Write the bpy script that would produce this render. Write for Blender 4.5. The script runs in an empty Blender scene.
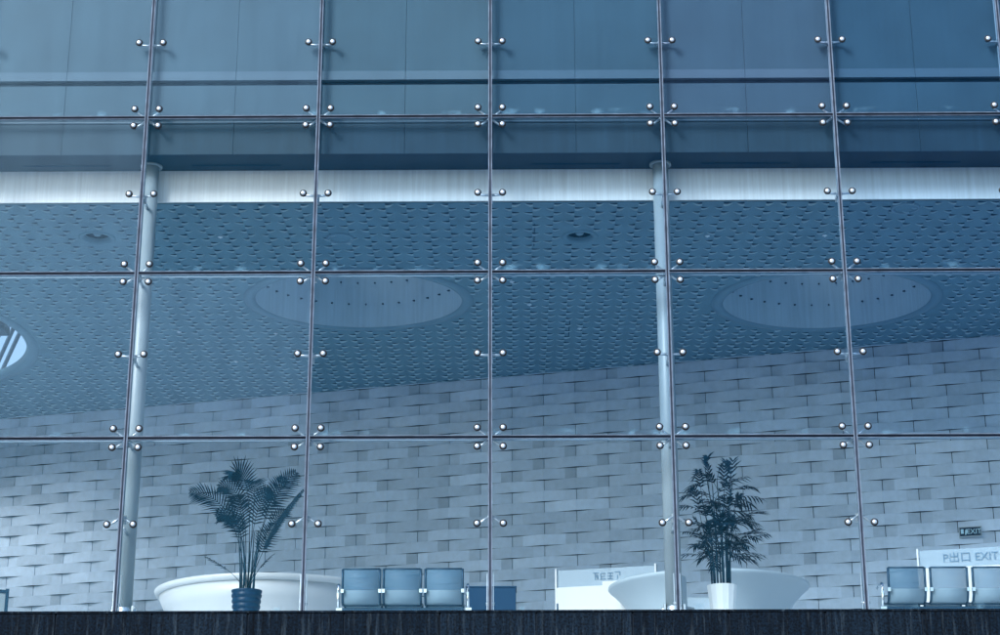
import bpy, bmesh, math, random
from mathutils import Vector, Matrix

random.seed(7)
S = bpy.context.scene
COL = S.collection
R = math.radians

# ------------------------------------------------------------------ constants (metres)
FLOOR = 5.43          # lobby floor above the plaza
YG = 23.0             # plane of the glass
ROW = 2.265           # height of a glass row
BAY = 2.3525          # spacing of the glass joints
X0 = -0.29
CEIL = 11.27
K0, K1 = -7, 5        # joints that are built
WC, WK = 32.2, -0.2776   # back wall: Y = WC + WK * X

def mx(k): return X0 + BAY * k
def rz(i): return FLOOR + ROW * i

# ------------------------------------------------------------------ materials
def new_mat(name):
    m = bpy.data.materials.new(name)
    m.use_nodes = True
    nt = m.node_tree
    nt.nodes.clear()
    out = nt.nodes.new('ShaderNodeOutputMaterial')
    return m, nt, out

def rgb(c): return (c[0], c[1], c[2], 1.0)

def pmat(name, col, rough=0.6, metal=0.0, var=0.12, scale=2.0, streak=0.0, bump=0.0, bscale=60.0, spec=0.5, attr=None, salt=0.0):
    m, nt, out = new_mat(name)
    b = nt.nodes.new('ShaderNodeBsdfPrincipled')
    nt.links.new(b.outputs[0], out.inputs[0])
    b.inputs['Roughness'].default_value = rough
    b.inputs['Metallic'].default_value = metal
    b.inputs['Specular IOR Level'].default_value = spec
    tc = nt.nodes.new('ShaderNodeTexCoord')
    n = nt.nodes.new('ShaderNodeTexNoise')
    n.inputs['Scale'].default_value = scale
    n.inputs['Detail'].default_value = 6
    nt.links.new(tc.outputs['Object'], n.inputs['Vector'])
    mr = nt.nodes.new('ShaderNodeMapRange')
    mr.inputs['From Min'].default_value = 0.3
    mr.inputs['From Max'].default_value = 0.7
    mr.inputs['To Min'].default_value = 1 - var
    mr.inputs['To Max'].default_value = 1 + var
    nt.links.new(n.outputs['Fac'], mr.inputs['Value'])
    fac = mr.outputs[0]
    if streak > 0:
        mp = nt.nodes.new('ShaderNodeMapping')
        mp.inputs['Scale'].default_value = (9.0, 9.0, 0.35)
        nt.links.new(tc.outputs['Object'], mp.inputs['Vector'])
        n2 = nt.nodes.new('ShaderNodeTexNoise')
        n2.inputs['Scale'].default_value = 1.6
        n2.inputs['Detail'].default_value = 8
        n2.inputs['Roughness'].default_value = 0.7
        nt.links.new(mp.outputs[0], n2.inputs['Vector'])
        m2 = nt.nodes.new('ShaderNodeMapRange')
        m2.inputs['From Min'].default_value = 0.3
        m2.inputs['From Max'].default_value = 0.7
        m2.inputs['To Min'].default_value = 1 - streak
        m2.inputs['To Max'].default_value = 1 + streak
        nt.links.new(n2.outputs['Fac'], m2.inputs['Value'])
        mu = nt.nodes.new('ShaderNodeMath'); mu.operation = 'MULTIPLY'
        nt.links.new(fac, mu.inputs[0]); nt.links.new(m2.outputs[0], mu.inputs[1])
        fac = mu.outputs[0]
    if attr:
        a = nt.nodes.new('ShaderNodeAttribute')
        a.attribute_name = attr
        mu = nt.nodes.new('ShaderNodeMath'); mu.operation = 'MULTIPLY'
        nt.links.new(fac, mu.inputs[0]); nt.links.new(a.outputs['Fac'], mu.inputs[1])
        fac = mu.outputs[0]
    vm = nt.nodes.new('ShaderNodeVectorMath'); vm.operation = 'SCALE'
    vm.inputs[0].default_value = col
    nt.links.new(fac, vm.inputs['Scale'])
    if salt > 0:
        mp2 = nt.nodes.new('ShaderNodeMapping'); mp2.inputs['Scale'].default_value = (7.0, 7.0, 0.5)
        nt.links.new(tc.outputs['Object'], mp2.inputs['Vector'])
        ns = nt.nodes.new('ShaderNodeTexNoise'); ns.inputs['Scale'].default_value = 2.2; ns.inputs['Detail'].default_value = 9; ns.inputs['Roughness'].default_value = 0.75
        nt.links.new(mp2.outputs[0], ns.inputs['Vector'])
        mr2 = nt.nodes.new('ShaderNodeMapRange'); mr2.inputs['From Min'].default_value = 0.53; mr2.inputs['From Max'].default_value = 0.80
        mr2.inputs['To Max'].default_value = salt
        nt.links.new(ns.outputs['Fac'], mr2.inputs['Value'])
        va = nt.nodes.new('ShaderNodeMix'); va.data_type = 'RGBA'
        nt.links.new(mr2.outputs[0], va.inputs[0]); nt.links.new(vm.outputs[0], va.inputs[6]); va.inputs[7].default_value = (0.08, 0.12, 0.16, 1)
        nt.links.new(va.outputs[2], b.inputs['Base Color'])
    else:
        nt.links.new(vm.outputs[0], b.inputs['Base Color'])
    if bump > 0:
        n3 = nt.nodes.new('ShaderNodeTexNoise')
        n3.inputs['Scale'].default_value = bscale
        n3.inputs['Detail'].default_value = 4
        nt.links.new(tc.outputs['Object'], n3.inputs['Vector'])
        bp = nt.nodes.new('ShaderNodeBump')
        bp.inputs['Strength'].default_value = bump
        bp.inputs['Distance'].default_value = 0.01
        nt.links.new(n3.outputs['Fac'], bp.inputs['Height'])
        nt.links.new(bp.outputs[0], b.inputs['Normal'])
    return m

def glass_mat(name, tint, refl=0.05, dirt=0.04, mirror=(0.3, 0.65, 1.0, 1)):
    """thin architectural glass: tinted transmission, a mirror share of the sky, a film of dust with rain streaks"""
    m, nt, out = new_mat(name)
    tr = nt.nodes.new('ShaderNodeBsdfTransparent'); tr.inputs[0].default_value = rgb(tint)
    gl = nt.nodes.new('ShaderNodeBsdfGlossy'); gl.inputs['Roughness'].default_value = 0.03
    gl.inputs[0].default_value = mirror
    lw = nt.nodes.new('ShaderNodeLayerWeight'); lw.inputs[0].default_value = 0.5
    pw = nt.nodes.new('ShaderNodeMath'); pw.operation = 'POWER'; pw.inputs[1].default_value = 4.0
    nt.links.new(lw.outputs['Facing'], pw.inputs[0])
    ma = nt.nodes.new('ShaderNodeMath'); ma.operation = 'MULTIPLY_ADD'
    ma.inputs[1].default_value = 0.6; ma.inputs[2].default_value = refl
    nt.links.new(pw.outputs[0], ma.inputs[0])
    mix = nt.nodes.new('ShaderNodeMixShader')
    nt.links.new(ma.outputs[0], mix.inputs[0])
    nt.links.new(tr.outputs[0], mix.inputs[1]); nt.links.new(gl.outputs[0], mix.inputs[2])
    df = nt.nodes.new('ShaderNodeBsdfDiffuse'); df.inputs[0].default_value = (0.22, 0.44, 0.62, 1)
    tc = nt.nodes.new('ShaderNodeTexCoord')
    mp = nt.nodes.new('ShaderNodeMapping'); mp.inputs['Scale'].default_value = (3.0, 3.0, 0.5)
    nt.links.new(tc.outputs['Object'], mp.inputs[0])
    n = nt.nodes.new('ShaderNodeTexNoise'); n.noise_dimensions = '4D'; n.inputs['Scale'].default_value = 1.5; n.inputs['Detail'].default_value = 7
    n.inputs['Roughness'].default_value = 0.65
    nt.links.new(mp.outputs[0], n.inputs['Vector'])
    mr = nt.nodes.new('ShaderNodeMapRange')
    mr.inputs['From Min'].default_value = 0.38; mr.inputs['From Max'].default_value = 0.72
    mr.inputs['To Min'].default_value = 0.001; mr.inputs['To Max'].default_value = dirt
    nt.links.new(n.outputs['Fac'], mr.inputs[0])
    mix2 = nt.nodes.new('ShaderNodeMixShader')
    # dried rain marks that gather along the lower edge of a pane
    sx = nt.nodes.new('ShaderNodeSeparateXYZ'); nt.links.new(tc.outputs['Object'], sx.inputs[0])
    me = nt.nodes.new('ShaderNodeMapRange'); me.inputs['From Min'].default_value = 0.10; me.inputs['From Max'].default_value = 0.0
    nt.links.new(sx.outputs['Z'], me.inputs[0])
    oi = nt.nodes.new('ShaderNodeObjectInfo')
    n4 = nt.nodes.new('ShaderNodeTexNoise'); n4.noise_dimensions = '4D'; n4.inputs['Scale'].default_value = 3.2; n4.inputs['Detail'].default_value = 3
    w4 = nt.nodes.new('ShaderNodeMath'); w4.operation = 'MULTIPLY'; w4.inputs[1].default_value = 40.0
    nt.links.new(oi.outputs['Random'], w4.inputs[0]); nt.links.new(w4.outputs[0], n4.inputs['W']); nt.links.new(w4.outputs[0], n.inputs['W']) if n.noise_dimensions == '4D' else None
    nt.links.new(tc.outputs['Object'], n4.inputs['Vector'])
    m4 = nt.nodes.new('ShaderNodeMapRange'); m4.inputs['From Min'].default_value = 0.58; m4.inputs['From Max'].default_value = 0.72; m4.inputs['To Max'].default_value = 0.30
    nt.links.new(n4.outputs['Fac'], m4.inputs[0])
    mm = nt.nodes.new('ShaderNodeMath'); mm.operation = 'MULTIPLY'
    nt.links.new(me.outputs[0], mm.inputs[0]); nt.links.new(m4.outputs[0], mm.inputs[1])
    ad = nt.nodes.new('ShaderNodeMath'); ad.operation = 'ADD'
    nt.links.new(mr.outputs[0], ad.inputs[0]); nt.links.new(mm.outputs[0], ad.inputs[1])
    nt.links.new(ad.outputs[0], mix2.inputs[0])
    nt.links.new(mix.outputs[0], mix2.inputs[1]); nt.links.new(df.outputs[0], mix2.inputs[2])
    nt.links.new(mix2.outputs[0], out.inputs[0])
    return m

def sheer_mat(name, col, alpha, stripes=0.0, rough=0.4, metal=0.0):
    m, nt, out = new_mat(name)
    b = nt.nodes.new('ShaderNodeBsdfPrincipled')
    b.inputs['Base Color'].default_value = rgb(col)
    b.inputs['Roughness'].default_value = rough
    b.inputs['Metallic'].default_value = metal
    tr = nt.nodes.new('ShaderNodeBsdfTransparent')
    mix = nt.nodes.new('ShaderNodeMixShader')
    nt.links.new(tr.outputs[0], mix.inputs[1]); nt.links.new(b.outputs[0], mix.inputs[2])
    mix.inputs[0].default_value = alpha
    if stripes > 0:
        tc = nt.nodes.new('ShaderNodeTexCoord')
        w = nt.nodes.new('ShaderNodeTexWave'); w.bands_direction = 'X'
        w.inputs['Scale'].default_value = 11.0
        nt.links.new(tc.outputs['Object'], w.inputs['Vector'])
        mr = nt.nodes.new('ShaderNodeMapRange')
        mr.inputs['To Min'].default_value = alpha - stripes; mr.inputs['To Max'].default_value = alpha + stripes
        nt.links.new(w.outputs['Fac'], mr.inputs[0])
        nt.links.new(mr.outputs[0], mix.inputs[0])
    nt.links.new(mix.outputs[0], out.inputs[0])
    return m

M = {}
M['stone'] = pmat('blue_grey_stone_tile', (0.51, 0.615, 0.735), 0.75, var=0.06, scale=9, bump=0.25, bscale=40, attr='tone', spec=0.25)
M['joint'] = pmat('dark_joint_and_shade', (0.003, 0.012, 0.026), 0.9, var=0.05)  # also paints the shadow line under each wall tile
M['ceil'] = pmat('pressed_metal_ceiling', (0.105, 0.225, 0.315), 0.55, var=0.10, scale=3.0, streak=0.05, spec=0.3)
M['ceil_daylit'] = pmat('ceiling_daylit_lip', (0.34, 0.5, 0.6), 0.45, var=0.05)  # daylight caught by the tile lips, painted as a paler colour
M['slot_shade'] = pmat('dark_slot_and_shade', (0.004, 0.03, 0.07), 0.9, var=0.05, spec=0.05)  # slots, plus painted shade in gill recesses and downlight cans
M['well'] = pmat('light_well_lining', (0.38, 0.52, 0.61), 0.5, var=0.05, scale=1.5, streak=0.12)
M['rim'] = pmat('light_well_rim', (0.12, 0.24, 0.34), 0.5, var=0.05)
M['clad'] = pmat('painted_cladding_panel', (0.037, 0.082, 0.122), 0.6, spec=0.25, var=0.10, scale=1.2, streak=0.06)
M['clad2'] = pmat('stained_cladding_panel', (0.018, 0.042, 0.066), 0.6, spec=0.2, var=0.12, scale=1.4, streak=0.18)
M['soffit'] = pmat('dark_soffit_panel', (0.0008, 0.020, 0.052), 0.6, spec=0.2, var=0.08)
M['fascia'] = pmat('pale_streaked_fascia', (0.76, 0.8, 0.82), 0.55, var=0.06, scale=1.0, streak=0.16)
M['granite'] = pmat('dark_granite', (0.002, 0.0062, 0.013), 0.85, salt=0.55, spec=0.08, var=0.75, scale=34, streak=0.8, bump=0.3, bscale=90)
M['granite2'] = pmat('dark_granite_damp', (0.0013, 0.0048, 0.0105), 0.85, salt=0.3, spec=0.08, var=0.75, scale=34, streak=0.8, bump=0.3, bscale=90)
M['granite3'] = pmat('dark_granite_bleached', (0.0035, 0.0092, 0.018), 0.85, salt=0.55, spec=0.08, var=0.75, scale=34, streak=0.8, bump=0.3, bscale=90)
M['floor'] = pmat('polished_lobby_floor', (0.74, 0.80, 0.84), 0.3, var=0.05)
M['paving'] = pmat('plaza_paving', (0.30, 0.33, 0.36), 0.85, var=0.15, scale=0.8)
M['steel'] = pmat('brushed_steel', (0.62, 0.68, 0.74), 0.32, metal=0.85, var=0.05)
M['rod'] = pmat('dull_steel_rod', (0.20, 0.28, 0.36), 0.5, var=0.1)
M['cap'] = pmat('polished_cap', (0.64, 0.74, 0.84), 0.38, metal=0.75, var=0.03)
M['rubber'] = pmat('black_gasket', (0.008, 0.010, 0.016), 0.7, var=0.05)
M['seal'] = pmat('purple_grey_sealant', (0.024, 0.034, 0.056), 0.6, var=0.3, scale=5, spec=0.03)
M['hseal'] = pmat('dark_sealant', (0.004, 0.008, 0.016), 0.6, var=0.4, scale=4, spec=0.03)
M['edge'] = pmat('polished_glass_edge', (0.125, 0.17, 0.24), 0.3, var=0.35, scale=6, spec=0.08)
M['column'] = pmat('pale_painted_steel_tube', (0.25, 0.31, 0.355), 0.38, var=0.10, scale=1.5)
M['white'] = pmat('white_counter_shell', (0.53, 0.575, 0.615), 0.4, var=0.03, scale=1)
M['white2'] = pmat('white_rim', (0.6, 0.64, 0.67), 0.35, var=0.02, scale=1)
M['shell2'] = pmat('satin_counter_shell', (0.42, 0.505, 0.57), 0.45, var=0.03, scale=1)
M['board'] = pmat('white_laminate', (0.67, 0.695, 0.715), 0.4, var=0.02)
M['navy'] = pmat('navy_laminate', (0.006, 0.04, 0.1), 0.5, var=0.06, spec=0.2)
M['ink'] = pmat('grey_blue_lettering', (0.12, 0.22, 0.32), 0.6, var=0.02)
M['sign'] = pmat('dark_sign_plate', (0.004, 0.02, 0.045), 0.35, var=0.05, spec=0.1)
M['signink'] = pmat('pale_sign_lettering', (0.42, 0.62, 0.72), 0.5, var=0.03, spec=0.1)
M['frame'] = pmat('blue_steel_frame', (0.02, 0.06, 0.11), 0.4, metal=0.5, var=0.06)
M['chrome'] = pmat('chromed_arm', (0.72, 0.80, 0.86), 0.2, metal=1.0, var=0.03)
M['pot_dark'] = pmat('dark_glazed_pot', (0.002, 0.026, 0.07), 0.4, var=0.08, spec=0.2)
M['pot_white'] = pmat('white_faceted_pot', (0.74, 0.80, 0.83), 0.45, var=0.03)
M['soil'] = pmat('soil', (0.02, 0.025, 0.03), 0.9, var=0.3, scale=30)
M['leaf'] = pmat('palm_leaf', (0.003, 0.02, 0.038), 0.6, var=0.3, scale=8, spec=0.08)
M['leaf2'] = pmat('bamboo_palm_leaf', (0.003, 0.02, 0.04), 0.6, var=0.35, scale=9, spec=0.08)
M['stalk'] = pmat('palm_stalk', (0.012, 0.045, 0.075), 0.55, var=0.2, scale=8, spec=0.1)
M['perf'] = sheer_mat('perforated_seat_steel', (0.09, 0.20, 0.31), 0.58, rough=0.6)
M['perf_lit'] = sheer_mat('perforated_lit_pan', (0.21, 0.32, 0.41), 0.84, rough=0.6)  # paler than the back: light caught by the bent shell is painted in
M['added_dome'] = sheer_mat('added_well_dome', (0.8, 0.86, 0.9), 0.25, rough=0.4)
M['hem'] = pmat('pale_drip_hem', (0.070, 0.122, 0.175), 0.6, var=0.08, scale=1.2, spec=0.25)
M['added_endglass'] = sheer_mat('added_end_glazing', (0.7, 0.78, 0.84), 0.62, rough=0.4)
M['acrylic'] = sheer_mat('frosted_acrylic', (0.42, 0.54, 0.64), 0.62, rough=0.25)
M['skyglass'] = sheer_mat('rooflight_glass', (0.8, 0.86, 0.9), 0.06, rough=0.2)
PANE = {'sky_haze': glass_mat('facade_glass_sky_haze', (0.925, 0.957, 0.975), 0.023, 0.028, (0.42, 0.74, 1.0, 1)),  # extra mirror and dust share stands in for stronger sky glare
        'clear': glass_mat('facade_glass_clear', (0.92, 0.955, 0.972), 0.009, 0.009, (0.10, 0.62, 1.0, 1)),
        'blue': glass_mat('facade_glass_blue', (0.855, 0.915, 0.955), 0.009, 0.008, (0.10, 0.62, 1.0, 1)),
        'deep': glass_mat('facade_glass_deep_blue', (0.80, 0.88, 0.94), 0.009, 0.007, (0.08, 0.58, 1.0, 1)),
        'mauve': glass_mat('facade_glass_mauve', (0.875, 0.912, 0.955), 0.012, 0.010, (0.36, 0.62, 1.0, 1))}
GRID = {3: 'hazy hazy clear blue mauve deep deep', 2: 'hazy clear blue blue blue deep deep', 1: 'hazy hazy clear blue blue deep deep', 0: 'clear clear clear clear clear clear clear'}  # panes dim left to right: the sky reflection's falloff is put into the glass

# ------------------------------------------------------------------ mesh builder
class MB:
    def __init__(self): self.bm = bmesh.new(); self.mi = 0
    def face(self, pts, mi=None, smooth=False):
        vs = [self.bm.verts.new(p) for p in pts]
        f = self.bm.faces.new(vs)
        f.material_index = self.mi if mi is None else mi
        f.smooth = smooth
        return f
    def box(self, a, b, mi=None, mat=None):
        x0, y0, z0 = a; x1, y1, z1 = b
        P = [Vector(p) for p in ((x0,y0,z0),(x1,y0,z0),(x1,y1,z0),(x0,y1,z0),(x0,y0,z1),(x1,y0,z1),(x1,y1,z1),(x0,y1,z1))]
        if mat is not None: P = [mat @ p for p in P]
        v = [self.bm.verts.new(p) for p in P]
        for q in ((0,3,2,1),(4,5,6,7),(0,1,5,4),(1,2,6,5),(2,3,7,6),(3,0,4,7)):
            f = self.bm.faces.new([v[i] for i in q]); f.material_index = self.mi if mi is None else mi
    def tube(self, pts, r, n=8, mi=None, closed=True, smooth=True):
        pts = [Vector(p) for p in pts]
        rs = r if isinstance(r, (list, tuple)) else [r] * len(pts)
        rings = []
        for i, p in enumerate(pts):
            if i == 0: t = pts[1] - p
            elif i == len(pts) - 1: t = p - pts[-2]
            else: t = pts[i+1] - pts[i-1]
            t.normalize()
            up = Vector((0, 0, 1)) if abs(t.z) < 0.9 else Vector((0, 1, 0))
            a = t.cross(up).normalized(); b = t.cross(a).normalized()
            rings.append([self.bm.verts.new(p + (a * math.cos(2*math.pi*j/n) + b * math.sin(2*math.pi*j/n)) * rs[i]) for j in range(n)])
        for i in range(len(rings) - 1):
            for j in range(n):
                f = self.bm.faces.new((rings[i][j], rings[i][(j+1) % n], rings[i+1][(j+1) % n], rings[i+1][j]))
                f.smooth = smooth; f.material_index = self.mi if mi is None else mi
        if closed:
            for q in (rings[0], list(reversed(rings[-1]))):
                f = self.bm.faces.new(q); f.material_index = self.mi if mi is None else mi
    def lathe(self, prof, n=32, mi=None, origin=(0,0,0), axis='Z', smooth=True, a0=0.0, a1=2*math.pi, closed_profile=False):
        """prof: list of (radius, height); revolve about an axis through origin"""
        o = Vector(origin)
        full = abs(a1 - a0 - 2*math.pi) < 1e-6
        cols = n if full else n + 1
        grid = []
        for j in range(cols):
            a = a0 + (a1 - a0) * j / n
            ring = []
            for (r, h) in prof:
                if axis == 'Z': p = Vector((r*math.cos(a), r*math.sin(a), h))
                else: p = Vector((r*math.cos(a), h, r*math.sin(a)))
                ring.append(self.bm.verts.new(o + p))
            grid.append(ring)
        m = len(prof)
        for j in range(n):
            A = grid[j]; B = grid[(j+1) % cols]
            for i in range(m if closed_profile else m - 1):
                i2 = (i + 1) % m
                if prof[i][0] < 1e-6 and prof[i2][0] < 1e-6: continue
                f = self.bm.faces.new((A[i], B[i], B[i2], A[i2]))
                f.smooth = smooth; f.material_index = self.mi if mi is None else mi
        if not full and closed_profile:
            for q in (grid[0], list(reversed(grid[-1]))):
                f = self.bm.faces.new(q); f.material_index = self.mi if mi is None else mi
    def build(self, name, mats, parent=None, loc=None, weld=True, bevel=0.0):
        if weld: bmesh.ops.remove_doubles(self.bm, verts=self.bm.verts, dist=1e-5)
        bmesh.ops.recalc_face_normals(self.bm, faces=self.bm.faces)
        me = bpy.data.meshes.new(name)
        self.bm.to_mesh(me); self.bm.free()
        for m in (mats if isinstance(mats, (list, tuple)) else [mats]): me.materials.append(m)
        o = bpy.data.objects.new(name, me)
        COL.objects.link(o)
        if parent is not None: o.parent = parent
        if loc is not None: o.location = loc
        if bevel > 0:
            bv = o.modifiers.new('edge_softening', 'BEVEL'); bv.width = bevel; bv.segments = 2; bv.limit_method = 'ANGLE'
        return o

def tag(o, label=None, cat=None, group=None, kind=None):
    if label: o['label'] = label
    if cat: o['category'] = cat
    if group: o['group'] = group
    if kind: o['kind'] = kind
    return o

def empty(name, loc, label, cat, group=None, rot=0.0):
    o = bpy.data.objects.new(name, None); COL.objects.link(o)
    o.empty_display_size = 0.2
    o.location = loc; o.rotation_euler = (0, 0, rot)
    return tag(o, label, cat, group)

def children(o): return [c for c in COL.objects if c.parent == o]
def copy_tree(o, parent=None):
    c = o.copy(); COL.objects.link(c)
    if parent is not None: c.parent = parent
    for ch in children(o): copy_tree(ch, c)
    return c

def text_mesh(name, body, size, mat, parent, loc, rot, extrude=0.002):
    cu = bpy.data.curves.new(name, 'FONT')
    cu.body = body; cu.size = size; cu.extrude = extrude; cu.align_x = 'CENTER'; cu.align_y = 'CENTER'
    t = bpy.data.objects.new(name + '_curve', cu); COL.objects.link(t)
    bpy.context.view_layer.update()
    dg = bpy.context.evaluated_depsgraph_get()
    me = bpy.data.meshes.new_from_object(t.evaluated_get(dg))
    bpy.data.objects.remove(t); bpy.data.curves.remove(cu)
    me.name = name; me.materials.clear(); me.materials.append(mat)
    o = bpy.data.objects.new(name, me); COL.objects.link(o)
    o.parent = parent; o.location = loc; o.rotation_euler = rot
    return o

# ------------------------------------------------------------------ ground, podium, floor
b = MB(); b.face([(-400,-400,0),(400,-400,0),(400,400,0),(-400,400,0)])
tag(b.build('ground', M['paving']), kind='structure')
b = MB(); b.box((-17, 23.12, FLOOR-0.3), (14, 37.5, FLOOR))
tag(b.build('floor', M['floor']), kind='structure')

pod = empty('granite_podium', (0, 22.8, 0), 'dark granite plinth wall in wide stained slabs under the glass front', 'wall')
b = MB()
x = -4.485 - 1.192*11
while x < 14:
    z = FLOOR - 0.035
    while z > 0:
        z0 = max(0.0, z - 0.78)
        b.box((x+0.009, 0.0, z0+0.006), (x+1.192-0.009, 0.28, z), random.choice((0, 0, 1, 2)))
        z -= 0.788
    x += 1.192
b.build('slab_facing', [M['granite'], M['granite2'], M['granite3']], pod, bevel=0.004)
b = MB(); b.box((-17.5, 0.02, 0), (14, 0.30, FLOOR-0.05)); b.build('core', M['joint'], pod)
b = MB(); b.box((-17.5, -0.012, FLOOR-0.032), (14, 0.32, FLOOR-0.004)); b.build('coping', M['granite'], pod, bevel=0.004)

# ------------------------------------------------------------------ stone wall at the back of the lobby
U = Vector((1, WK, 0)).normalized(); N = Vector((WK, -1, 0)).normalized()   # along the wall, out of it
def wp(s, d, z):
    p = Vector((0, WC, 0)) + U * s + N * d
    return (p.x, p.y, z)
b = MB()
tone = b.bm.faces.layers.float.new('tone_f')
TL, TH, PR = 1.18, 0.1965, 0.066
GAP = 0.006
z_top = 11.05; nrow = int((z_top - FLOOR) / TH) + 1
rnd = random.Random(11)
for r in range(-2, nrow + 1):
    z1 = z_top - TH * r; z0 = z1 - TH
    if z1 <= FLOOR: break
    z0 = max(z0, FLOOR)
    off = 1.173 + (0.5 * TL if r % 2 else 0.0)
    j = math.floor((-17.4 - off) / TL)
    while off + j * TL < 13.5:
        s0 = off + j * TL; j += 1
        base = rnd.gauss(0.985, 0.06)
        cuts = [0.0, 1/6, 0.5, 5/6, 1.0]
        tones = [base * rnd.choice((0.86, 1.0, 1.0, 1.0, 1.05)), base * rnd.choice((0.95, 1.0, 1.05)),
                 base * rnd.choice((0.94, 1.0, 1.04)), base * rnd.choice((0.76, 0.84, 1.0, 1.0, 1.0, 1.0, 1.04))]
        ww = PR * rnd.uniform(0.85, 1.1)
        pts = []
        for c in cuts:
            s = s0 + GAP + c * (TL - 2*GAP)
            d = 0.02 + ww * (1 - abs(2*c - 1))
            pts.append((s, d))
        for i in range(4):
            (sa, da), (sb, db) = pts[i], pts[i+1]
            f = b.face([wp(sa,da,z0+0.004), wp(sb,db,z0+0.004), wp(sb,db,z1), wp(sa,da,z1)], 0); f[tone] = tones[i]
            f = b.face([wp(sa,da,z0+0.004), wp(sb,db,z0+0.004), wp(sb,-0.02,z0+0.004), wp(sa,-0.02,z0+0.004)], 1); f[tone] = 1.0  # underside coloured dark to draw the shadow line below the tile
            f = b.face([wp(sa,da,z1), wp(sb,db,z1), wp(sb,-0.02,z1), wp(sa,-0.02,z1)], 0); f[tone] = tones[i]
        for (s, d) in (pts[0], pts[-1]):
            f = b.face([wp(s,d,z0+0.004), wp(s,-0.02,z0+0.004), wp(s,-0.02,z1), wp(s,d,z1)], 0); f[tone] = base
vals = None
bmesh.ops.remove_doubles(b.bm, verts=b.bm.verts, dist=1e-5)
b.bm.faces.ensure_lookup_table()
vals = [f[tone] for f in b.bm.faces]
wall = empty('stone_wall', wp(0,0,FLOOR), 'lobby back wall clad in long folded blue grey stone tiles', 'wall')
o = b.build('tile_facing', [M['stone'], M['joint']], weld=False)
at = o.data.attributes.new('tone', 'FLOAT', 'FACE')
at.data.foreach_set('value', vals)
o.parent = wall; o.matrix_parent_inverse = Matrix.Translation(-wall.location)
b = MB(); q = [wp(-17.5,-0.01,FLOOR), wp(14,-0.01,FLOOR), wp(14,-0.01,11.33), wp(-17.5,-0.01,11.33)]
q2 = [wp(-17.5,-0.3,FLOOR), wp(14,-0.3,FLOOR), wp(14,-0.3,11.33), wp(-17.5,-0.3,11.33)]
b.face(q); b.face(q2)
for i in range(4): b.face([q[i], q[(i+1)%4], q2[(i+1)%4], q2[i]])
o = b.build('backing', M['joint']); o.parent = wall; o.matrix_parent_inverse = Matrix.Translation(-wall.location)

# side walls that close the lobby; the frosted end glazing is added for daylight
b = MB(); b.box((-0.15, 0, 0), (0.15, 14, 12.5)); o = b.build('side_wall', M['clad'], loc=(13.2, 23.2, FLOOR)); tag(o, 'plain painted side wall closing the lobby past the exit gate', 'wall')
b = MB(); b.box((-0.03, 0, 0), (0.03, 14.5, CEIL-FLOOR-0.01)); o = b.build('added_end_wall', M['added_endglass'], loc=(-17.0, 23.2, FLOOR)); tag(o, 'unseen frosted end wall added to let daylight in past the framed stand', 'added glass wall')

# ------------------------------------------------------------------ ceiling with pressed gills and round openings
HOLES = [(-2.46, 27.92, 1.71, 0.83), (5.05, 28.02, 1.71, 0.85), (-11.36, 29.78, 3.08, 1.0)]
DOWN = [(-6.06, 25.09, 0.215), (0.99, 25.13, 0.215)]
RINGS = [(-2.51, 25.13), (5.52, 24.05), (1.94, 29.39), (7.30, 29.35)]
b = MB()
bm = b.bm
def loop(pts):
    vs = [bm.verts.new((p[0], p[1], CEIL)) for p in pts]
    return [bm.edges.new((vs[i], vs[(i+1) % len(vs)])) for i in range(len(vs))]
def yw(x): return WC + WK * x + 0.05
edges = loop([(-17, 23.75), (13.2, 23.75), (13.2, yw(13.2)), (-17, yw(-17))])
for (cx, cy, r, e) in HOLES: edges += loop([(cx + r*math.cos(2*math.pi*i/64), cy + e*r*math.sin(2*math.pi*i/64)) for i in range(64)])
for (cx, cy, r) in DOWN: edges += loop([(cx + r*math.cos(2*math.pi*i/32), cy + r*math.sin(2*math.pi*i/32)) for i in range(32)])
bmesh.ops.triangle_fill(bm, use_beauty=True, use_dissolve=False, edges=edges)
rnd = random.Random(5)
PX, PY = 0.295, 0.325
c = -56
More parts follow.
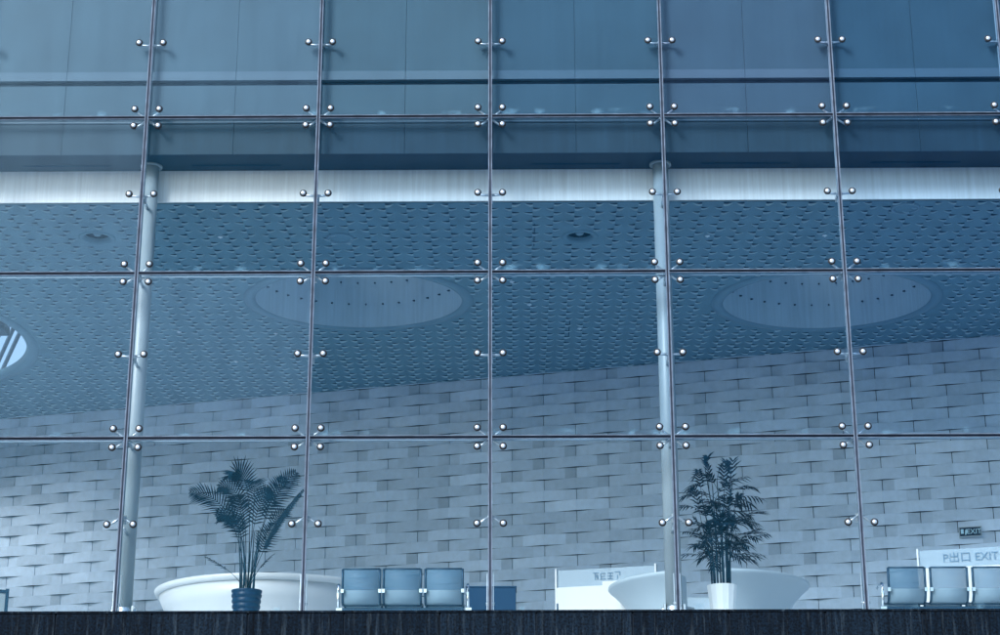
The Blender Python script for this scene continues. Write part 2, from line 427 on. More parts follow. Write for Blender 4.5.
while c < 42:
    xb = c * PX
    y = 23.86 + (PY/2 if c % 2 else 0)
    while y < yw(xb) - 0.10:
        for sg, xs in ((1, xb), (-1, xb + PX)):
            ok = all((xs-h[0])**2 + ((y-h[1])/h[3])**2 > (h[2]+0.17)**2 for h in HOLES)
            ok = ok and all((xs-h[0])**2 + (y-h[1])**2 > 0.33**2 for h in DOWN)
            if not ok: continue
            k = rnd.uniform(0.75, 1.2); L = 0.115 * rnd.uniform(0.85, 1.15)
            jy = y + rnd.uniform(-0.006, 0.006)
            # curled corner's shade is a flat dark patch; daylight is painted on the lip
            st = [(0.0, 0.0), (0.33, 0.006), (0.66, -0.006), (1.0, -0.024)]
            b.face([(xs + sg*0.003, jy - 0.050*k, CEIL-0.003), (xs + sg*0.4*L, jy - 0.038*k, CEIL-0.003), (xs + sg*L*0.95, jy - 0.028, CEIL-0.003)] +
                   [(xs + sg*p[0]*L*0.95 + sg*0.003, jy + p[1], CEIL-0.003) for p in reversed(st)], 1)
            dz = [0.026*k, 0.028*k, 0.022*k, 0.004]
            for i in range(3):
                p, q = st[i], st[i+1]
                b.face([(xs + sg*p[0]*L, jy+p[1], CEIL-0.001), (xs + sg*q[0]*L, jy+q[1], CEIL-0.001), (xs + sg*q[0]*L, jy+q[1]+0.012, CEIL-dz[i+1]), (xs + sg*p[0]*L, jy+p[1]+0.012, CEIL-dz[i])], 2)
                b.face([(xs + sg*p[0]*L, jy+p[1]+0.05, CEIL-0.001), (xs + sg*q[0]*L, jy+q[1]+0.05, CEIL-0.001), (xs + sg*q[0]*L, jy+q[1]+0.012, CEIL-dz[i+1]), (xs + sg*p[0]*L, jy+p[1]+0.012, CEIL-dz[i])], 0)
        y += PY
    c += 1
# a few visible panel joints
for (x, y, l) in ((0.32, 24.6, 0.9), (0.95, 29.0, 0.9)):
    b.box((x, y, CEIL-0.0035), (x+0.012, y+l, CEIL-0.001), 1)
o = b.build('perforated_ceiling', [M['ceil'], M['slot_shade'], M['ceil_daylit']], weld=False)
tag(o, 'pressed metal lobby ceiling pierced by rows of small gill slots', 'ceiling')

# round light wells
def well(cx, cy, r, e, h, label):
    t = empty('round_light_well', (cx, cy, CEIL), label, 'skylight', 'round openings in the ceiling')
    t.scale = (1, e, 1)
    b = MB()
    b.lathe([(r-0.05, h), (r-0.05, -0.022), (r+0.03, -0.030), (r+0.13, -0.014), (r+0.13, 0.0)], 96); b.build('rim', M['rim'], t)
    b = MB(); b.lathe([(r-0.055, -0.004), (r-0.055, h)], 96); b.build('lining', M['well'], t)
    b = MB(); b.lathe([(r-0.05, h), (r*0.7, h+0.3), (0.0, h+0.45)], 64); b.build('added_diffuser', M['added_dome'], t)  # unseen dome, added to soften the sky light entering the well
    proto = None
    n = 36
    for row, z in ((0, 0.40), (1, 0.78)):
        for i in range(n):
            a = 2*math.pi*(i + 0.5*row)/n
            if math.sin(a) < -0.2: continue          # the near side is hidden by the rim
            if proto is None:
                b = MB(); b.tube([(0.0, 0, 0), (-0.04, 0, -0.008)], [0.017, 0.012], 8); proto = c = b.build('lamp_holder', M['frame'], t)
            else:
                c = proto.copy(); COL.objects.link(c); c.parent = t
            c.location = ((r-0.06)*math.cos(a), (r-0.06)*math.sin(a), z); c.rotation_euler = (0, 0, a)
    return t
well(*HOLES[0], 2.6, 'deep round ceiling well above the ribbed-pot palm and the three-seat bench beside it')
well(*HOLES[1], 2.6, 'deep round ceiling well above the white-potted bamboo palm and its flared counter')
cx, cy, r, _e = HOLES[2]
t = empty('round_rooflight', (cx, cy, CEIL), 'bright round rooflight showing pale sky behind dark roof bars', 'skylight', 'round openings in the ceiling')
b = MB(); b.lathe([(r-0.09, 0.09), (r-0.08, 0.03), (r-0.03, -0.022), (r+0.03, -0.030), (r+0.13, -0.014), (r+0.13, 0.0)], 96); b.build('rim', M['rim'], t)
b = MB(); b.lathe([(r-0.085, 0.08), (0.0, 0.082)], 96); b.build('glazing', M['skyglass'], t)
b = MB()
for dx, w, hh in ((3.17, 0.028, 0.08), (3.02, 0.028, 0.08), (2.78, 0.06, 0.14), (2.42, 0.028, 0.08), (1.4, 0.06, 0.16), (0.2, 0.06, 0.16), (-1.0, 0.06, 0.16)):
    m = Matrix.Translation((dx, 0, 0.62)) @ Matrix.Rotation(R(21.8), 4, 'Z')
    b.box((-w, -3.6, 0), (w, 5.4, hh), mat=m)
b.box((2.05, 1.2, 0.55), (2.33, 1.6, 0.8))
b.build('roof_bar', M['frame'], t)

# recessed downlights
for i, (cx, cy, r) in enumerate(DOWN):
    lab = ('recessed round downlight in the ceiling close to the steel column beside the ribbed-pot palm', 'recessed round downlight in the ceiling between the two big light wells')[i]
    t = empty('recessed_downlight', (cx, cy, CEIL), lab, 'ceiling light', 'recessed downlights')
    b = MB(); b.lathe([(r-0.03, 0.02), (r-0.012, -0.010), (r+0.03, -0.014), (r+0.055, -0.004), (r+0.055, 0.0)], 48); b.build('trim_ring', M['ceil'], t)
    b = MB(); b.lathe([(r-0.01, -0.002), (r*0.80, 0.055)], 48); b.lathe([(r*0.80, 0.055), (r*0.80, 0.42), (0.0, 0.421)], 48, mi=1); b.build('can', [M['ceil'], M['slot_shade']], t)  # upper can wall painted dark to give the shade of its depth
    b = MB(); b.tube([(0, 0, 0.42), (0, 0, 0.16)], 0.02, 10); b.tube([(0, 0, 0.17), (0, 0, 0.14), (0, 0, 0.05), (0, 0, 0.035)], [0.03, 0.055, 0.06, 0.045], 20); b.build('lamp', M['rim'], t)
for i, (cx, cy) in enumerate(RINGS):
    lab = ('flush round ceiling speaker ring between the tall palm column and the middle glass joint',
           'flush round ceiling speaker ring by the pale fascia above the exit gate',
           'flush round ceiling speaker ring near the stone wall between the light wells',
           'flush ceiling speaker ring above the small exit plate')[i]
    t = empty('ceiling_speaker', (cx, cy, CEIL), lab, 'speaker', 'flush ceiling speakers')
    b = MB(); b.lathe([(0.155, -0.004), (0.165, -0.022), (0.20, -0.018), (0.205, -0.003)], 40); b.build('ring', M['rim'], t)
    b = MB(); b.lathe([(0.155, -0.005), (0.0, -0.010)], 40); b.build('grille', M['ceil'], t)
SPR = [(-4.25, 25.06), (-5.62, 29.5), (-4.0, 29.6), (-4.9, 31.2), (0.0, 27.05), (0.28, 28.15), (1.13, 29.4), (2.05, 24.05), (2.85, 25.1), (4.56, 25.1)]
SPL = ['just in front of the light well over the ribbed-pot palm', 'near the steel column by the ribbed pot', 'just behind the light well over the ribbed-pot palm',
       'closest to the tiled wall', 'just beside the middle glass joint and between the wells', 'deeper in, second behind the middle glass joint',
       'third and deepest behind the middle glass joint', 'hard against the pale fascia by the second column', 'between the second column and the light well over the bamboo palm', 'in front of the light well over the bamboo palm']
proto = None
for (x, y), l in zip(SPR, SPL):
    if proto is None:
        b = MB(); b.lathe([(0.0, 0.0), (0.036, 0.0), (0.038, -0.006), (0.016, -0.010), (0.012, -0.022), (0.0, -0.024)], 16)
        proto = o = b.build('ceiling_sprinkler', M['cap'])
    else:
        o = proto.copy(); COL.objects.link(o)
    o.location = (x, y, CEIL - 0.004)
    tag(o, 'small white ceiling sprinkler ' + l, 'sprinkler', 'ceiling sprinklers')

# ------------------------------------------------------------------ upper cladding behind the glass: spandrel, soffit, pale fascia
up = empty('spandrel_cladding', (0, 23.15, 11.74), 'blue painted metal spandrel bands behind the upper glass rows', 'cladding')
def band(name, m, y0, y1, z0, z1, seam=True, bev=0.003):
    b = MB()
    k = K0 - 1
    while k <= K1 + 1:
        xa = mx(k) + BAY/2; xb = xa + BAY
        g = 0.0018 if seam else 0.0
        b.box((xa + g, y0 - 23.15, z0 - 11.74), (xb - g, y1 - 23.15, z1 - 11.74))
        k += 1
    return b.build(name, m, up, bevel=bev if seam else 0)
band('upper_panel', M['clad'], 23.15, 23.20, 12.985, 14.14)
band('upper_panel', M['clad'], 23.15, 23.20, 14.15, 18.8)
band('drip_hem', M['hem'], 23.132, 23.20, 12.845, 12.980)
band('lower_panel', M['clad'], 23.15, 23.20, 12.275, 12.775)
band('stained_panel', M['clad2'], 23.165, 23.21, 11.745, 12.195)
band('joint_strip', M['clad2'], 23.155, 23.21, 12.200, 12.270)  # narrow joint strip in the darker panel colour
b = MB(); b.box((-17, 0.062, 0.006), (14, 0.12, 7.0)); b.build('backing', M['soffit'], up)
b = MB(); b.box((-17, 0.017, 0.0), (14, 0.62, 0.004))
for k in (-3, -2, 0, 1, 2):
    xm = mx(k) + BAY/2
    b.box((xm - 0.62, 0.36, -0.006), (xm + 0.62, 0.40, -0.001), 1)
b.build('soffit', [M['soffit'], M['slot_shade']], up)
b = MB(); b.box((-17, 0, 0), (13.2, 0.06, 0.468))
fo = b.build('pale_fascia', M['fascia'], loc=(0, 23.72, CEIL)); tag(fo, 'pale streaked fascia strip along the front edge of the ceiling', 'fascia')

# ------------------------------------------------------------------ steel columns
def steel_column(x, y, lab):
    t = empty('steel_column', (x, y, FLOOR), lab, 'column', 'round steel columns')
    b = MB(); b.tube([(0, 0, 0.16), (0, 0, 3.0), (0, 0, 11.74 - FLOOR + 0.002)], 0.108, 40); b.build('shaft', M['column'], t)
    b = MB()
    b.box((-0.16, -0.16, 0), (0.16, 0.16, 0.03))
    b.lathe([(0.108, 0.16), (0.115, 0.15), (0.115, 0.03)], 32)
    for s in (-1, 1):
        b.box((s*0.125 - 0.012, -0.07, 0.03), (s*0.125 + 0.012, 0.07, 0.18)); b.tube([(s*0.11, 0, 0.12), (s*0.165, 0, 0.12)], 0.03, 12)
    b.build('base_bracket', M['steel'], t)
    b = MB(); b.lathe([(0.108, 0.0), (0.15, 0.0), (0.15, -0.02), (0.108, -0.02)], 32, origin=(0, 0, 11.74-FLOOR-0.003)); b.build('top_collar', M['column'], t)
    b = MB()
    for z in [ROW*(i+0.5) for i in range(3)] + [ROW, 2*ROW]:
        b.tube([(0, -0.07, z - 0.03), (0, -0.36, z)], 0.022, 10)
    b.build('stay_arm', M['steel'], t)
steel_column(-5.0, 23.55, 'pale round steel column rising between the ribbed-pot palm and the dark-framed stand')
steel_column(2.06, 23.55, 'pale round steel column beside the white-potted bamboo palm')

# ------------------------------------------------------------------ glass facade
fac = empty('glass_facade', (0, YG, FLOOR), 'point-fixed glass wall of large panes on steel spider fittings', 'glass facade')
rnd = random.Random(3)
tints = {}
for k in range(K0, K1):
    for i in range(6):
        c = GRID[min(i, 3)].split()[max(0, min(6, k + 3))]
        b = MB()
        g = 0.026
        b.box((0, 0, 0), (BAY - 2*g, 0.016, ROW - 2*g))
        o = b.build('glass_pane', PANE[c], fac, loc=(mx(k) + g, -0.008, ROW*i + g))
        o.rotation_euler = (R(rnd.uniform(-0.12, 0.12)), 0, R(rnd.uniform(-0.12, 0.12)))
TOP = ROW * 6
for k in range(K0, K1 + 1):
    b = MB()
    b.box((-0.012, -0.006, 0), (0.012, 0.030, TOP), 0)
    for s in (-1, 1): b.box((s*0.0185 - 0.0065, -0.010, 0), (s*0.0185 + 0.0065, 0.022, TOP), 1)
    b.build('joint_seal', [M['seal'], M['edge']], fac, loc=(mx(k), 0, 0))
    b = MB(); b.tube([(0, 0, 0), (0, 0, TOP)], 0.013, 8); b.build('tension_rod', M['rod'], fac, loc=(mx(k), 0.13, 0))
    # foot clamp
    b = MB()
    for s in (-1, 1):
        P = [(s*0.034, 0.04, 0.0), (s*0.034, 0.10, 0.0), (s*0.034, 0.085, 0.50), (s*0.034, 0.06, 0.50)]
        Q = [(p[0] + s*0.010, p[1], p[2]) for p in P]
        b.face(P); b.face(Q)
        for i in range(4): b.face([P[i], P[(i+1)%4], Q[(i+1)%4], Q[i]])
    b.tube([(-0.055, 0.07, 0.12), (0.055, 0.07, 0.12)], 0.018, 10)
    b.build('foot_clamp', M['steel'], fac, loc=(mx(k), 0, 0))
for i in range(1, 5):
    b = MB()
    for k in range(K0, K1):
        xa, xb = mx(k) + 0.026, mx(k+1) - 0.026
        b.box((xa, -0.006, -0.018), (xb, 0.030, 0.014), 0)
        b.box((xa, -0.009, 0.015), (xb, 0.022, 0.024), 1); b.box((xa, -0.009, -0.025), (xb, 0.022, -0.019), 1)
    b.build('joint_seal', [M['hseal'], M['edge']], fac, loc=(0, 0, ROW*i))
    b = MB(); b.tube([(mx(K0), 0, 0), (mx(K1), 0, 0)], 0.011, 8); b.build('tension_rod', M['rod'], fac, loc=(0, 0.165, ROW*i))
b = MB(); b.box((-17.0, -0.03, -0.005), (12.0, 0.05, 0.022)); b.build('base_channel', M['hseal'], fac)

cb = MB()
cb.mi = 0; cb.lathe([(0.0, -0.016), (0.045, -0.016), (0.049, -0.006), (0.049, 0.002)], 24, axis='Y')
cb.mi = 1; cb.lathe([(0.0, -0.036), (0.013, -0.035), (0.023, -0.031), (0.028, -0.025), (0.030, -0.0165)], 24, axis='Y')
cap_proto = cb.build('bolt_cap', [M['rubber'], M['cap']])
used = [False]
def spider(k, z, kind):
    BX, BZ = 0.167, 0.125
    ends = {'cross': [(sx*BX, sz*BZ) for sx in (-1, 1) for sz in (-1, 1)], 'straight': [(-BX, 0), (BX, 0)], 'vee': [(-BX, 0), (BX, 0)]}[kind]
    b = MB()
    hz = 0.12 if kind == 'vee' else 0.0
    for (x, zz) in ends:
        b.tube([(x, 0.005, zz), (x, 0.075, zz)], 0.017, 10)
        b.tube([(x, 0.072, zz), (x*0.5, 0.085, zz*0.5 + hz*0.5), (0, 0.09, hz)], [0.013, 0.017, 0.022], 8)
    b.tube([(0, 0.04, hz), (0, 0.20, hz)], 0.028, 12)
    b.box((-0.03, 0.17, hz - 0.075), (0.03, 0.215, hz + 0.035))
    o = b.build('spider_fitting', M['steel'], fac, loc=(mx(k), 0, z))
    for (x, zz) in ends:
        if not used[0]: c = cap_proto; used[0] = True
        else: c = cap_proto.copy(); COL.objects.link(c)
        c.parent = o; c.location = (x, -0.008, zz)
for k in range(-3, 4):
    for i in range(1, 4): spider(k, ROW*i, 'cross')
    spider(k, ROW*0.5, 'vee')
    for i in range(1, 4): spider(k, ROW*(i+0.5), 'straight')

# ------------------------------------------------------------------ reception counters
t = empty('reception_counter', (-3.65, 27.95, FLOOR), 'large round white reception counter with bright rim behind the ribbed-pot palm', 'reception desk')
b = MB(); b.lathe([(1.42, 0.0), (1.45, 0.15), (1.52, 0.45), (1.63, 0.80), (1.735, 1.02), (1.38, 1.02), (1.38, 0.0)], 96, closed_profile=True); b.build('body', M['white'], t)
b = MB(); b.lathe([(1.745, 1.022), (1.765, 1.03), (1.785, 1.06), (1.80, 1.10), (1.79, 1.112), (1.36, 1.112), (1.36, 1.022)], 96, closed_profile=True); b.build('rim', M['white2'], t)
t = empty('reception_counter', (2.92, 27.45, FLOOR), 'tulip-flared satin reception counter with an access gap behind the bamboo palm', 'reception desk')
a0 = math.radians(270 + 3); a1 = math.radians(270 - 27 + 360)
prof = [(0.95, 0.0), (0.98, 0.2), (1.05, 0.45), (1.16, 0.70), (1.29, 0.88), (1.42, 1.01), (1.48, 1.06), (1.50, 1.085), (1.495, 1.11), (1.47, 1.12), (0.92, 1.12), (0.88, 1.08), (0.86, 0.0)]
b = MB(); b.lathe(prof, 96, a0=a0, a1=a1, closed_profile=True); b.build('body', M['shell2'], t)
b = MB(); b.lathe([(0.855, 0.72), (0.855, 0.76), (0.35, 0.76), (0.35, 0.72)], 96, a0=a0 + 0.3, a1=a1 - 0.3, closed_profile=True); b.build('worktop', M['white2'], t)

# ------------------------------------------------------------------ benches (seen from behind)
def bench_seat(parent, x, w):
    prof = [(0.0, 0.80), (0.012, 0.66), (0.022, 0.52), (0.040, 0.44), (0.085, 0.37), (0.15, 0.345), (0.26, 0.36), (0.40, 0.395), (0.46, 0.39), (0.485, 0.365)]
    b = MB()
    for i in range(len(prof)-1):
        (ya, za), (yb, zb) = prof[i], prof[i+1]
        b.face([(-w/2, ya, za), (w/2, ya, za), (w/2, yb, zb), (-w/2, yb, zb)], 0 if i < 2 else 1, smooth=True)
    s = b.build('seat_shell', [M['perf'], M['perf_lit']], parent, loc=(x, 0, 0))
    so = s.modifiers.new('sheet_thickness', 'SOLIDIFY'); so.thickness = 0.004
    b = MB()
    for sg in (-1, 1):
        b.tube([(sg*(w/2 + 0.006), p[0], p[1]) for p in prof], 0.016, 8)
        b.box((sg*(w/2+0.006) - 0.02, -0.02, 0.48), (sg*(w/2+0.006) + 0.02, 0.03, 0.53), 1)
    b.tube([(-w/2, 0, 0.80), (w/2, 0, 0.80)], 0.012, 8); b.tube([(-w/2, 0.15, 0.335), (w/2, 0.15, 0.335)], 0.012, 8)
    b.build('seat_frame', [M['frame'], M['chrome']], parent, loc=(x, 0, 0))
def bench(x, y, xs, w, lab):
    t = empty('waiting_bench', (x, y, FLOOR), lab, 'bench', 'perforated steel waiting benches')
    for sx in xs: bench_seat(t, sx, w)
    a, c = xs[0] - w/2 - 0.02, xs[-1] + w/2 + 0.02
    b = MB(); b.box((a, 0.16, 0.225), (c, 0.25, 0.31)); b.build('beam', M['frame'], t, bevel=0.006)
    for sx in (a - 0.05, c + 0.05):
        b = MB(); b.tube([(sx, 0.20, 0.25), (sx, 0.16, 0.36), (sx, 0.10, 0.50), (sx, 0.11, 0.585), (sx, 0.16, 0.615), (sx, 0.32, 0.62), (sx, 0.44, 0.60)], 0.020, 10)
        b.box((sx-0.03, 0.16, 0.225), (sx+0.05, 0.25, 0.31))
        b.build('armrest', M['chrome'], t)
    for sx in (xs[0], xs[-1]):
        b = MB(); b.tube([(sx, 0.2, 0.23), (sx, 0.2, 0.05)], 0.03, 12)
        b.tube([(sx, -0.08, 0.03), (sx, 0.2, 0.07), (sx, 0.5, 0.03)], 0.025, 10)
        b.build('leg', M['chrome'], t)
bench(-1.475, 24.3, [-0.545, 0.0, 0.555], 0.485, 'three-seat perforated steel bench in front of the navy cabinet')
bench(5.80, 24.3, [-0.58, -0.02, 0.54], 0.475, 'perforated steel waiting bench in front of the exit gate')

# navy cabinet behind the bench
t = empty('navy_cabinet', (-0.32, 26.7, FLOOR), 'low navy cabinet standing behind the three-seat bench', 'cabinet')
b = MB(); b.box((-0.36, -0.2, 0.06), (0.36, 0.25, 0.945)); b.build('body', M['navy'], t, bevel=0.006)
b = MB(); b.box((-0.37, -0.21, 0.945), (0.37, 0.26, 0.965)); b.build('top', M['navy'], t, bevel=0.004)
b = MB(); b.box((-0.34, -0.17, 0), (0.34, 0.22, 0.06)); b.build('plinth', M['frame'], t)
for s in (-1, 1):
    b = MB(); b.box((s*0.18 - 0.172, -0.216, 0.09), (s*0.18 + 0.172, -0.203, 0.925)); o = b.build('door', M['navy'], t, bevel=0.003)
    b = MB(); b.tube([(s*0.03, -0.235, 0.46), (s*0.03, -0.235, 0.60)], 0.007, 8); b.build('handle', M['steel'], o)

# ------------------------------------------------------------------ entry and exit gates parallel with the wall
AW = math.atan2(WK, 1)
def gate(x, L, lab, step):
    y = 28.73 + WK * x
    t = empty('lettered_gate', (x, y, FLOOR), lab, 'gate', 'lettered gates', rot=AW)
    b = MB(); b.box((0.03, -0.04, 0.02), (L, 0.10, 1.30)); o = b.build('panel', M['board'], t, bevel=0.004)
    if step:
        b = MB(); b.box((0.76, -0.047, 0.02), (1.25, 0.11, 1.36)); b.build('panel_cover', M['board'], t, bevel=0.004)
        b = MB(); b.box((0.03, -0.052, 0.85), (0.055, -0.042, 1.05)); b.build('hinge', M['frame'], t)
    b = MB(); b.box((0.035, 0.02, 1.305), (L, 0.032, 1.575)); b.build('screen', M['acrylic'], t)
    for px in (0.0, L):
        b = MB(); b.box((px, -0.02, 0), (px + 0.028, 0.07, 1.60)); b.build('post', M['board'], t, bevel=0.003)
    return t
g1 = gate(0.655, 1.58, 'white low gate with frosted lettered screen behind the flared counter', True)
b = MB()
def stroke(x, z, w, h): b.box((x, 0.010, z), (x + w, 0.017, z + h))
for gx, ss in ((0.0, ((0,.10,.09,.012), (.03,0,.012,.10), (.055,.03,.012,.05), (.03,.05,.05,.01), (.07,0,.012,.07))),
               (0.12, ((0,.09,.08,.012), (0,0,.012,.10), (0,.045,.07,.01), (0,0,.08,.012))),
               (0.235, ((0,.09,.08,.012), (0,.045,.08,.01), (0,0,.08,.012), (.035,0,.012,.10))),
               (0.345, ((0,.10,.09,.012), (.075,.05,.012,.05), (.04,.0,.012,.06)))):
    for s in ss: stroke(0.60 + gx, 1.40 + s[1], s[2], s[3]) if False else b.box((0.60 + gx + s[0], 0.010, 1.40 + s[1]), (0.60 + gx + s[0] + s[2], 0.017, 1.40 + s[1] + s[3]))
b.build('lettering', M['ink'], g1)
g2 = gate(5.985, 1.9, 'white gate with frosted screen lettered EXIT below the small exit plate', False)
text_mesh('lettering', 'P出口 EXIT', 0.165, M['ink'], g2, (0.77, 0.010, 1.44), (R(90), 0, 0))

# illuminated-type exit plate on the wall
c = wp(7.86, 0.13, 7.90)
t = empty('exit_plate', c, 'small dark exit plate with pale border fixed to the stone wall', 'sign', rot=AW)
b = MB(); b.box((-0.185, -0.012, -0.085), (0.185, 0.02, 0.085)); b.build('border', M['column'], t, bevel=0.003)
b = MB(); b.box((-0.168, -0.016, -0.070), (0.168, -0.0125, 0.070)); b.build('plate', M['sign'], t)
text_mesh('lettering', 'EXIT', 0.115, M['signink'], t, (0.062, -0.018, -0.002), (R(90), 0, 0), 0.001)
b = MB()
for q in (((-0.15, -0.03), (-0.105, -0.03), (-0.105, 0.045), (-0.15, 0.045)), ((-0.085, -0.05), (-0.07, -0.05), (-0.045, 0.0), (-0.06, 0.05), (-0.08, 0.02))):
    b.face([(p[0], -0.0185, p[1]) for p in q])
b.build('pictogram', M['signink'], t)

# framed stand at the far side of the steel column
t = empty('framed_stand', (-7.6, 24.7, FLOOR), 'low pale panel in a dark frame standing beyond the steel column', 'stand', rot=R(18))
b = MB(); b.box((-0.70, -0.012, 0.08), (0.72, 0.012, 0.60)); b.build('panel', M['column'], t)
b = MB()
b.box((0.72, -0.03, 0), (0.765, 0.03, 0.66)); b.box((-0.745, -0.03, 0), (-0.70, 0.03, 0.66)); b.box((-0.70, -0.025, 0.60), (0.72, 0.025, 0.645)); b.box((-0.70, -0.025, 0.04), (0.72, 0.025, 0.08))
for i in range(12): b.tube([(-0.62 + i*0.11, 0, 0.645), (-0.60 + i*0.11, 0, 0.665)], 0.018, 8)
b.build('frame', M['frame'], t)

# ------------------------------------------------------------------ plants
def bez(p0, p1, p2, t): return p0*(1-t)**2 + p1*2*t*(1-t) + p2*t*t
def frond(name, mat, parent, p0, p1, p2, t0, nl, ll, width, side=None, lean=0.75, droop=0.25, rnd=random, rr=0.006, taper=True):
    p0, p1, p2 = Vector(p0), Vector(p1), Vector(p2)
    b = MB()
    N_ = 14
    b.tube([bez(p0, p1, p2, i/N_) for i in range(N_+1)], [rr*(1 - 0.75*i/N_) for i in range(N_+1)], 5)
    for i in range(nl):
        u = i/(nl-1); t = t0 + (1-t0)*u*0.985
        p = bez(p0, p1, p2, t); tg = (bez(p0, p1, p2, min(1, t+0.02)) - bez(p0, p1, p2, t-0.02)).normalized()
        sv = Vector(side).normalized() if side is not None else tg.cross(Vector((0, 0, 1))).normalized()
        sv = (sv - tg*sv.dot(tg)).normalized()
        nrm = tg.cross(sv).normalized()
        L = ll * (math.sin(math.pi*(0.16 + 0.80*u))**0.7 if taper else 0.75 + 0.4*math.sin(math.pi*u)) * rnd.uniform(0.85, 1.1)
        for sg in (-1, 1):
            d = (tg*(lean + 0.55*u) + sv*sg*1.0 + nrm*rnd.uniform(-0.12, 0.12)).normalized()
            w = (tg - d*tg.dot(d)).normalized() * width
            m = p + d*L*0.5 + Vector((0, 0, -droop*L*0.22)); e = p + d*L + Vector((0, 0, -droop*L))
            a = [p - w*0.35, p + w*0.35]
            b.face([a[0], m - w*0.5, m + w*0.5, a[1]]); b.face([m - w*0.5, e, m + w*0.5])
    return b.build(name, mat, parent, weld=False)

# areca palm in a dark ribbed pot
t = empty('potted_palm', (-3.58, 24.6, FLOOR), 'feathery palm in a dark ribbed pot before the white counter', 'potted plant')
prof = [(0.0, 0.0), (0.145, 0.0)]
for i in range(7):
    z = 0.02 + i*0.074; r = 0.150 + 0.0065*i
    prof += [(r, z), (r + 0.013, z + 0.02), (r + 0.013, z + 0.048), (r, z + 0.066)]
prof += [(0.205, 0.545), (0.205, 0.57), (0.18, 0.57), (0.17, 0.50), (0.0, 0.50)]
b = MB(); b.lathe(prof, 40); b.build('pot', M['pot_dark'], t)
b = MB(); b.lathe([(0.172, 0.505), (0.10, 0.525), (0.0, 0.53)], 24); b.build('soil', M['soil'], t)
def P(px, py, dy=0.0):   # picture offset from the pot centre, in metres
    return ((px - 247)*0.01345, dy, (591 - py)*0.01385 + 0.56)
rnd = random.Random(21)
fr = [  # base, bend, tip, side, leaflet start, leaflets, leaflet length
    (P(246,590), P(236,494,-0.1), P(189,496,-0.25), (0.1,0.35,1), 0.42, 30, 0.30),
    (P(244,590,.03), P(248,478,0.05), P(213,485,0.10), (0.4,0.3,1), 0.50, 24, 0.26),
    (P(247,590), P(252,455,-0.05), P(226,478,-0.20), (1,0.2,0.1), 0.52, 30, 0.30),
    (P(248,590), P(258,500,0.1), P(291,472,0.05), (0.5,0.5,-1), 0.48, 30, 0.27),
    (P(249,590), P(262,490,0.1), P(277,472,0.35), (1,0.3,0.3), 0.50, 26, 0.24),
    (P(249,590,-.03), P(262,540,-0.1), P(304,493,-0.25), (0.7,0,-0.7), 0.40, 44, 0.11, 1.6),
    (P(248,590), P(258,520,0.2), P(279,505,0.40), (0.3,0.6,1), 0.45, 24, 0.26),
    (P(246,590), P(244,510,-0.3), P(238,507,-0.65), (1,0,0.1), 0.45, 26, 0.28),
    (P(248,590), P(252,470,0.0), P(247,478,0.25), (1,0.1,0.2), 0.5, 26, 0.24),
    (P(245,590), P(236,572,0.0), P(204,557,0.0), (0.2,1,0.3), 0.60, 14, 0.12),
    (P(249,590), P(256,566,0.0), P(272,553,0.1), (0.2,1,0.4), 0.55, 14, 0.12),
    (P(247,590), P(243,505,-0.1), P(216,520,-0.2), (0.3,0.3,1), 0.45, 24, 0.24),
    (P(248,590), P(250,500,-0.15), P(270,497,-0.35), (0.5,0.2,-1), 0.45, 26, 0.24),
    (P(246,590), P(241,520,0.1), P(222,513,0.35), (0.2,0.4,1), 0.5, 22, 0.24),
    (P(248,590), P(257,545,0.1), P(268,520,0.3), (0.6,0.4,0.7), 0.5, 20, 0.22),
]
for f in fr: frond('frond', M['leaf'], t, f[0], f[1], f[2], f[4], max(11, int(f[5]*0.72)), f[6]*1.02, 0.0215, side=f[3], rnd=rnd, droop=0.16, lean=f[7] if len(f) > 7 else 0.55)
for i in range(9):
    a = rnd.uniform(0, 6.28); x = 0.09*math.cos(a); y = 0.09*math.sin(a)
    b = MB(); b.tube([(x, y, 0.5), (x*1.2 + rnd.uniform(-.02,.02), y*1.2, 0.9), (x*1.6, y*1.6, 1.25 + rnd.uniform(-.1,.15))], [0.013, 0.010, 0.006], 7); b.build('stem', M['stalk'], t)

# bamboo palm in a white faceted pot
t = empty('potted_bamboo_palm', (2.755, 24.2, FLOOR), 'tall bushy bamboo palm in a white faceted pot beside the steel column', 'potted plant')
b = MB()
nf = 14
for (r0, z0, r1, z1) in ((0.140, 0.0, 0.200, 0.545), (0.200, 0.545, 0.182, 0.548), (0.182, 0.548, 0.172, 0.47)):
    for i in range(nf):
        a, c = 2*math.pi*(i+.3)/nf, 2*math.pi*(i+1.3)/nf
        b.face([(r0*math.cos(a), r0*math.sin(a), z0), (r0*math.cos(c), r0*math.sin(c), z0), (r1*math.cos(c), r1*math.sin(c), z1), (r1*math.cos(a), r1*math.sin(a), z1)])
b.face([(0.14*math.cos(2*math.pi*(i+.3)/nf), 0.14*math.sin(2*math.pi*(i+.3)/nf), 0) for i in range(nf)])
b.build('pot', M['pot_white'], t)
b = MB(); b.lathe([(0.178, 0.49), (0.1, 0.51), (0.0, 0.515)], 24); b.build('soil', M['soil'], t)
rnd = random.Random(33)
canes = [(-0.10, 0.0, 1.72), (-0.06, -0.08, 1.86), (-0.045, 0.06, 2.16), (0.01, -0.05, 1.70), (0.03, 0.04, 1.98), (0.06, -0.07, 1.90), (0.09, 0.03, 1.84), (0.11, -0.02, 1.45), (-0.12, 0.06, 1.42), (-0.09, -0.05, 1.16), (0.10, 0.05, 1.22), (0.02, -0.10, 1.10), (0.0, 0.10, 1.45), (0.075, 0.08, 1.55)]
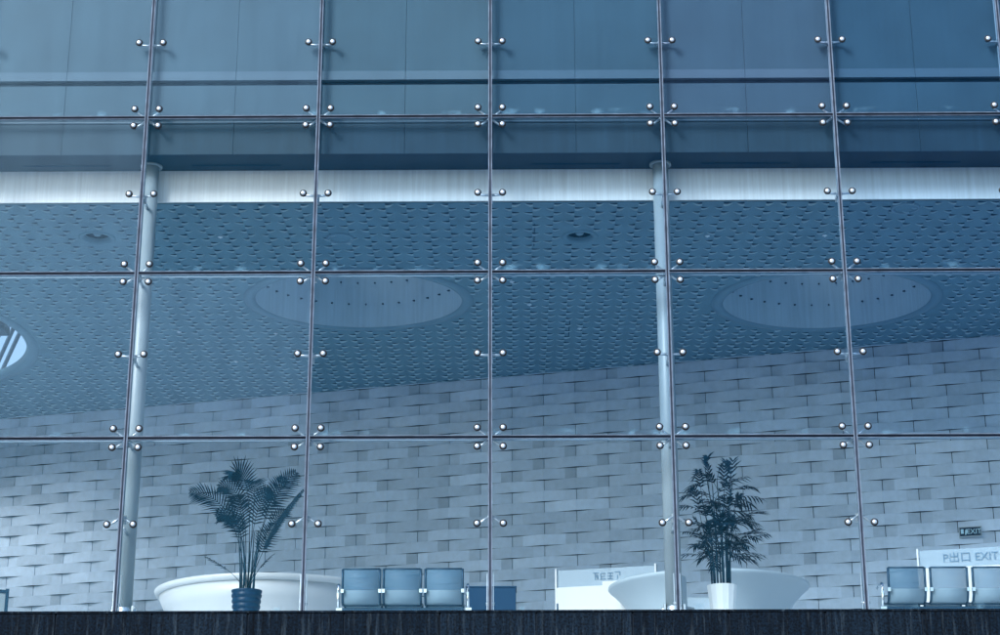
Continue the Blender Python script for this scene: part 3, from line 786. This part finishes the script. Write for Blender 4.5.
for (x, y, h) in canes:
    lx, ly = x*2.3 + rnd.uniform(-.07,.07), y*2.0 + rnd.uniform(-.05,.05)
    top = Vector((lx, ly, h)); base = Vector((x, y, 0.5)); mid = Vector((x*1.1, y*1.1, (h+0.5)/2))
    b = MB(); b.tube([base, mid, top], [0.012, 0.010, 0.006], 7); b.build('cane', M['stalk'], t)
    n = 6 if h < 1.6 else 8
    for i in range(n):
        zt = h - min(h - 0.82, 1.0) * (i / n) * rnd.uniform(0.85, 1.1)
        p = bez(base, mid, top, min(1.0, max(0.3, (zt - 0.5)/(h - 0.5))))
        a = rnd.uniform(0, 6.28)
        L = rnd.uniform(0.24, 0.52) * (0.62 if zt > 1.95 else 1.0)
        if i == 0: dv = Vector((0.25*math.cos(a), 0.25*math.sin(a), 0.9))
        else: dv = Vector((math.cos(a), math.sin(a)*0.7, rnd.uniform(0.0, 0.75)))
        dv.normalize()
        tip = p + dv*L + Vector((0, 0, -0.09*rnd.random() if i else 0)); bend = p + dv*L*0.5 + Vector((0, 0, 0.07))
        frond('frond', M['leaf2'], t, p, bend, tip, 0.35, rnd.choice((5, 6, 7)), 0.17, 0.027, rnd=rnd, droop=0.35*rnd.uniform(0.4, 1.3), lean=1.0, rr=0.004, taper=False)

# ------------------------------------------------------------------ light
EL, AZ = 32.0, 217.0            # sun elevation; azimuth clockwise from +Y (behind the camera, over its left shoulder)
w = bpy.data.worlds.new('World'); S.world = w; w.use_nodes = True
nt = w.node_tree; nt.nodes.clear()
out = nt.nodes.new('ShaderNodeOutputWorld'); bg = nt.nodes.new('ShaderNodeBackground')
sk = nt.nodes.new('ShaderNodeTexSky'); sk.sky_type = 'NISHITA'; sk.sun_disc = False
sk.sun_elevation = R(EL); sk.sun_rotation = R(AZ); sk.air_density = 1.2; sk.dust_density = 2.0; sk.ozone_density = 2.5
bg.inputs['Strength'].default_value = 0.13
nt.links.new(sk.outputs[0], bg.inputs[0]); nt.links.new(bg.outputs[0], out.inputs[0])
sl = bpy.data.lights.new('sun', 'SUN'); sl.energy = 2.2; sl.angle = R(22); sl.color = (1.0, 0.99, 0.975)
so = bpy.data.objects.new('sun', sl); COL.objects.link(so)
d = Vector((math.sin(R(AZ))*math.cos(R(EL)), math.cos(R(AZ))*math.cos(R(EL)), math.sin(R(EL))))   # towards the sun
so.rotation_euler = d.to_track_quat('Z', 'Y').to_euler(); so.location = d * 60

# ------------------------------------------------------------------ camera and view
cd = bpy.data.cameras.new('camera'); cd.sensor_width = 36; cd.lens = 66.3; cd.clip_end = 2000
cam = bpy.data.objects.new('camera', cd); COL.objects.link(cam)
PITCH, YAW, ROLL = R(18.55), R(0.4), R(0.1)
cam.matrix_world = Matrix.Translation((0, 0, 1.6)) @ Matrix.Rotation(YAW, 4, 'Z') @ Matrix.Rotation(math.pi/2 + PITCH, 4, 'X') @ Matrix.Rotation(-ROLL, 4, 'Z')
S.camera = cam
S.view_settings.view_transform = 'Standard'; S.view_settings.look = 'None'
S.view_settings.exposure = 0.95; S.view_settings.gamma = 1.0
S.cycles.max_bounces = 10; S.cycles.diffuse_bounces = 5; S.cycles.transparent_max_bounces = 16
S.cycles.caustics_reflective = False; S.cycles.caustics_refractive = False
S.cycles.use_denoising = True
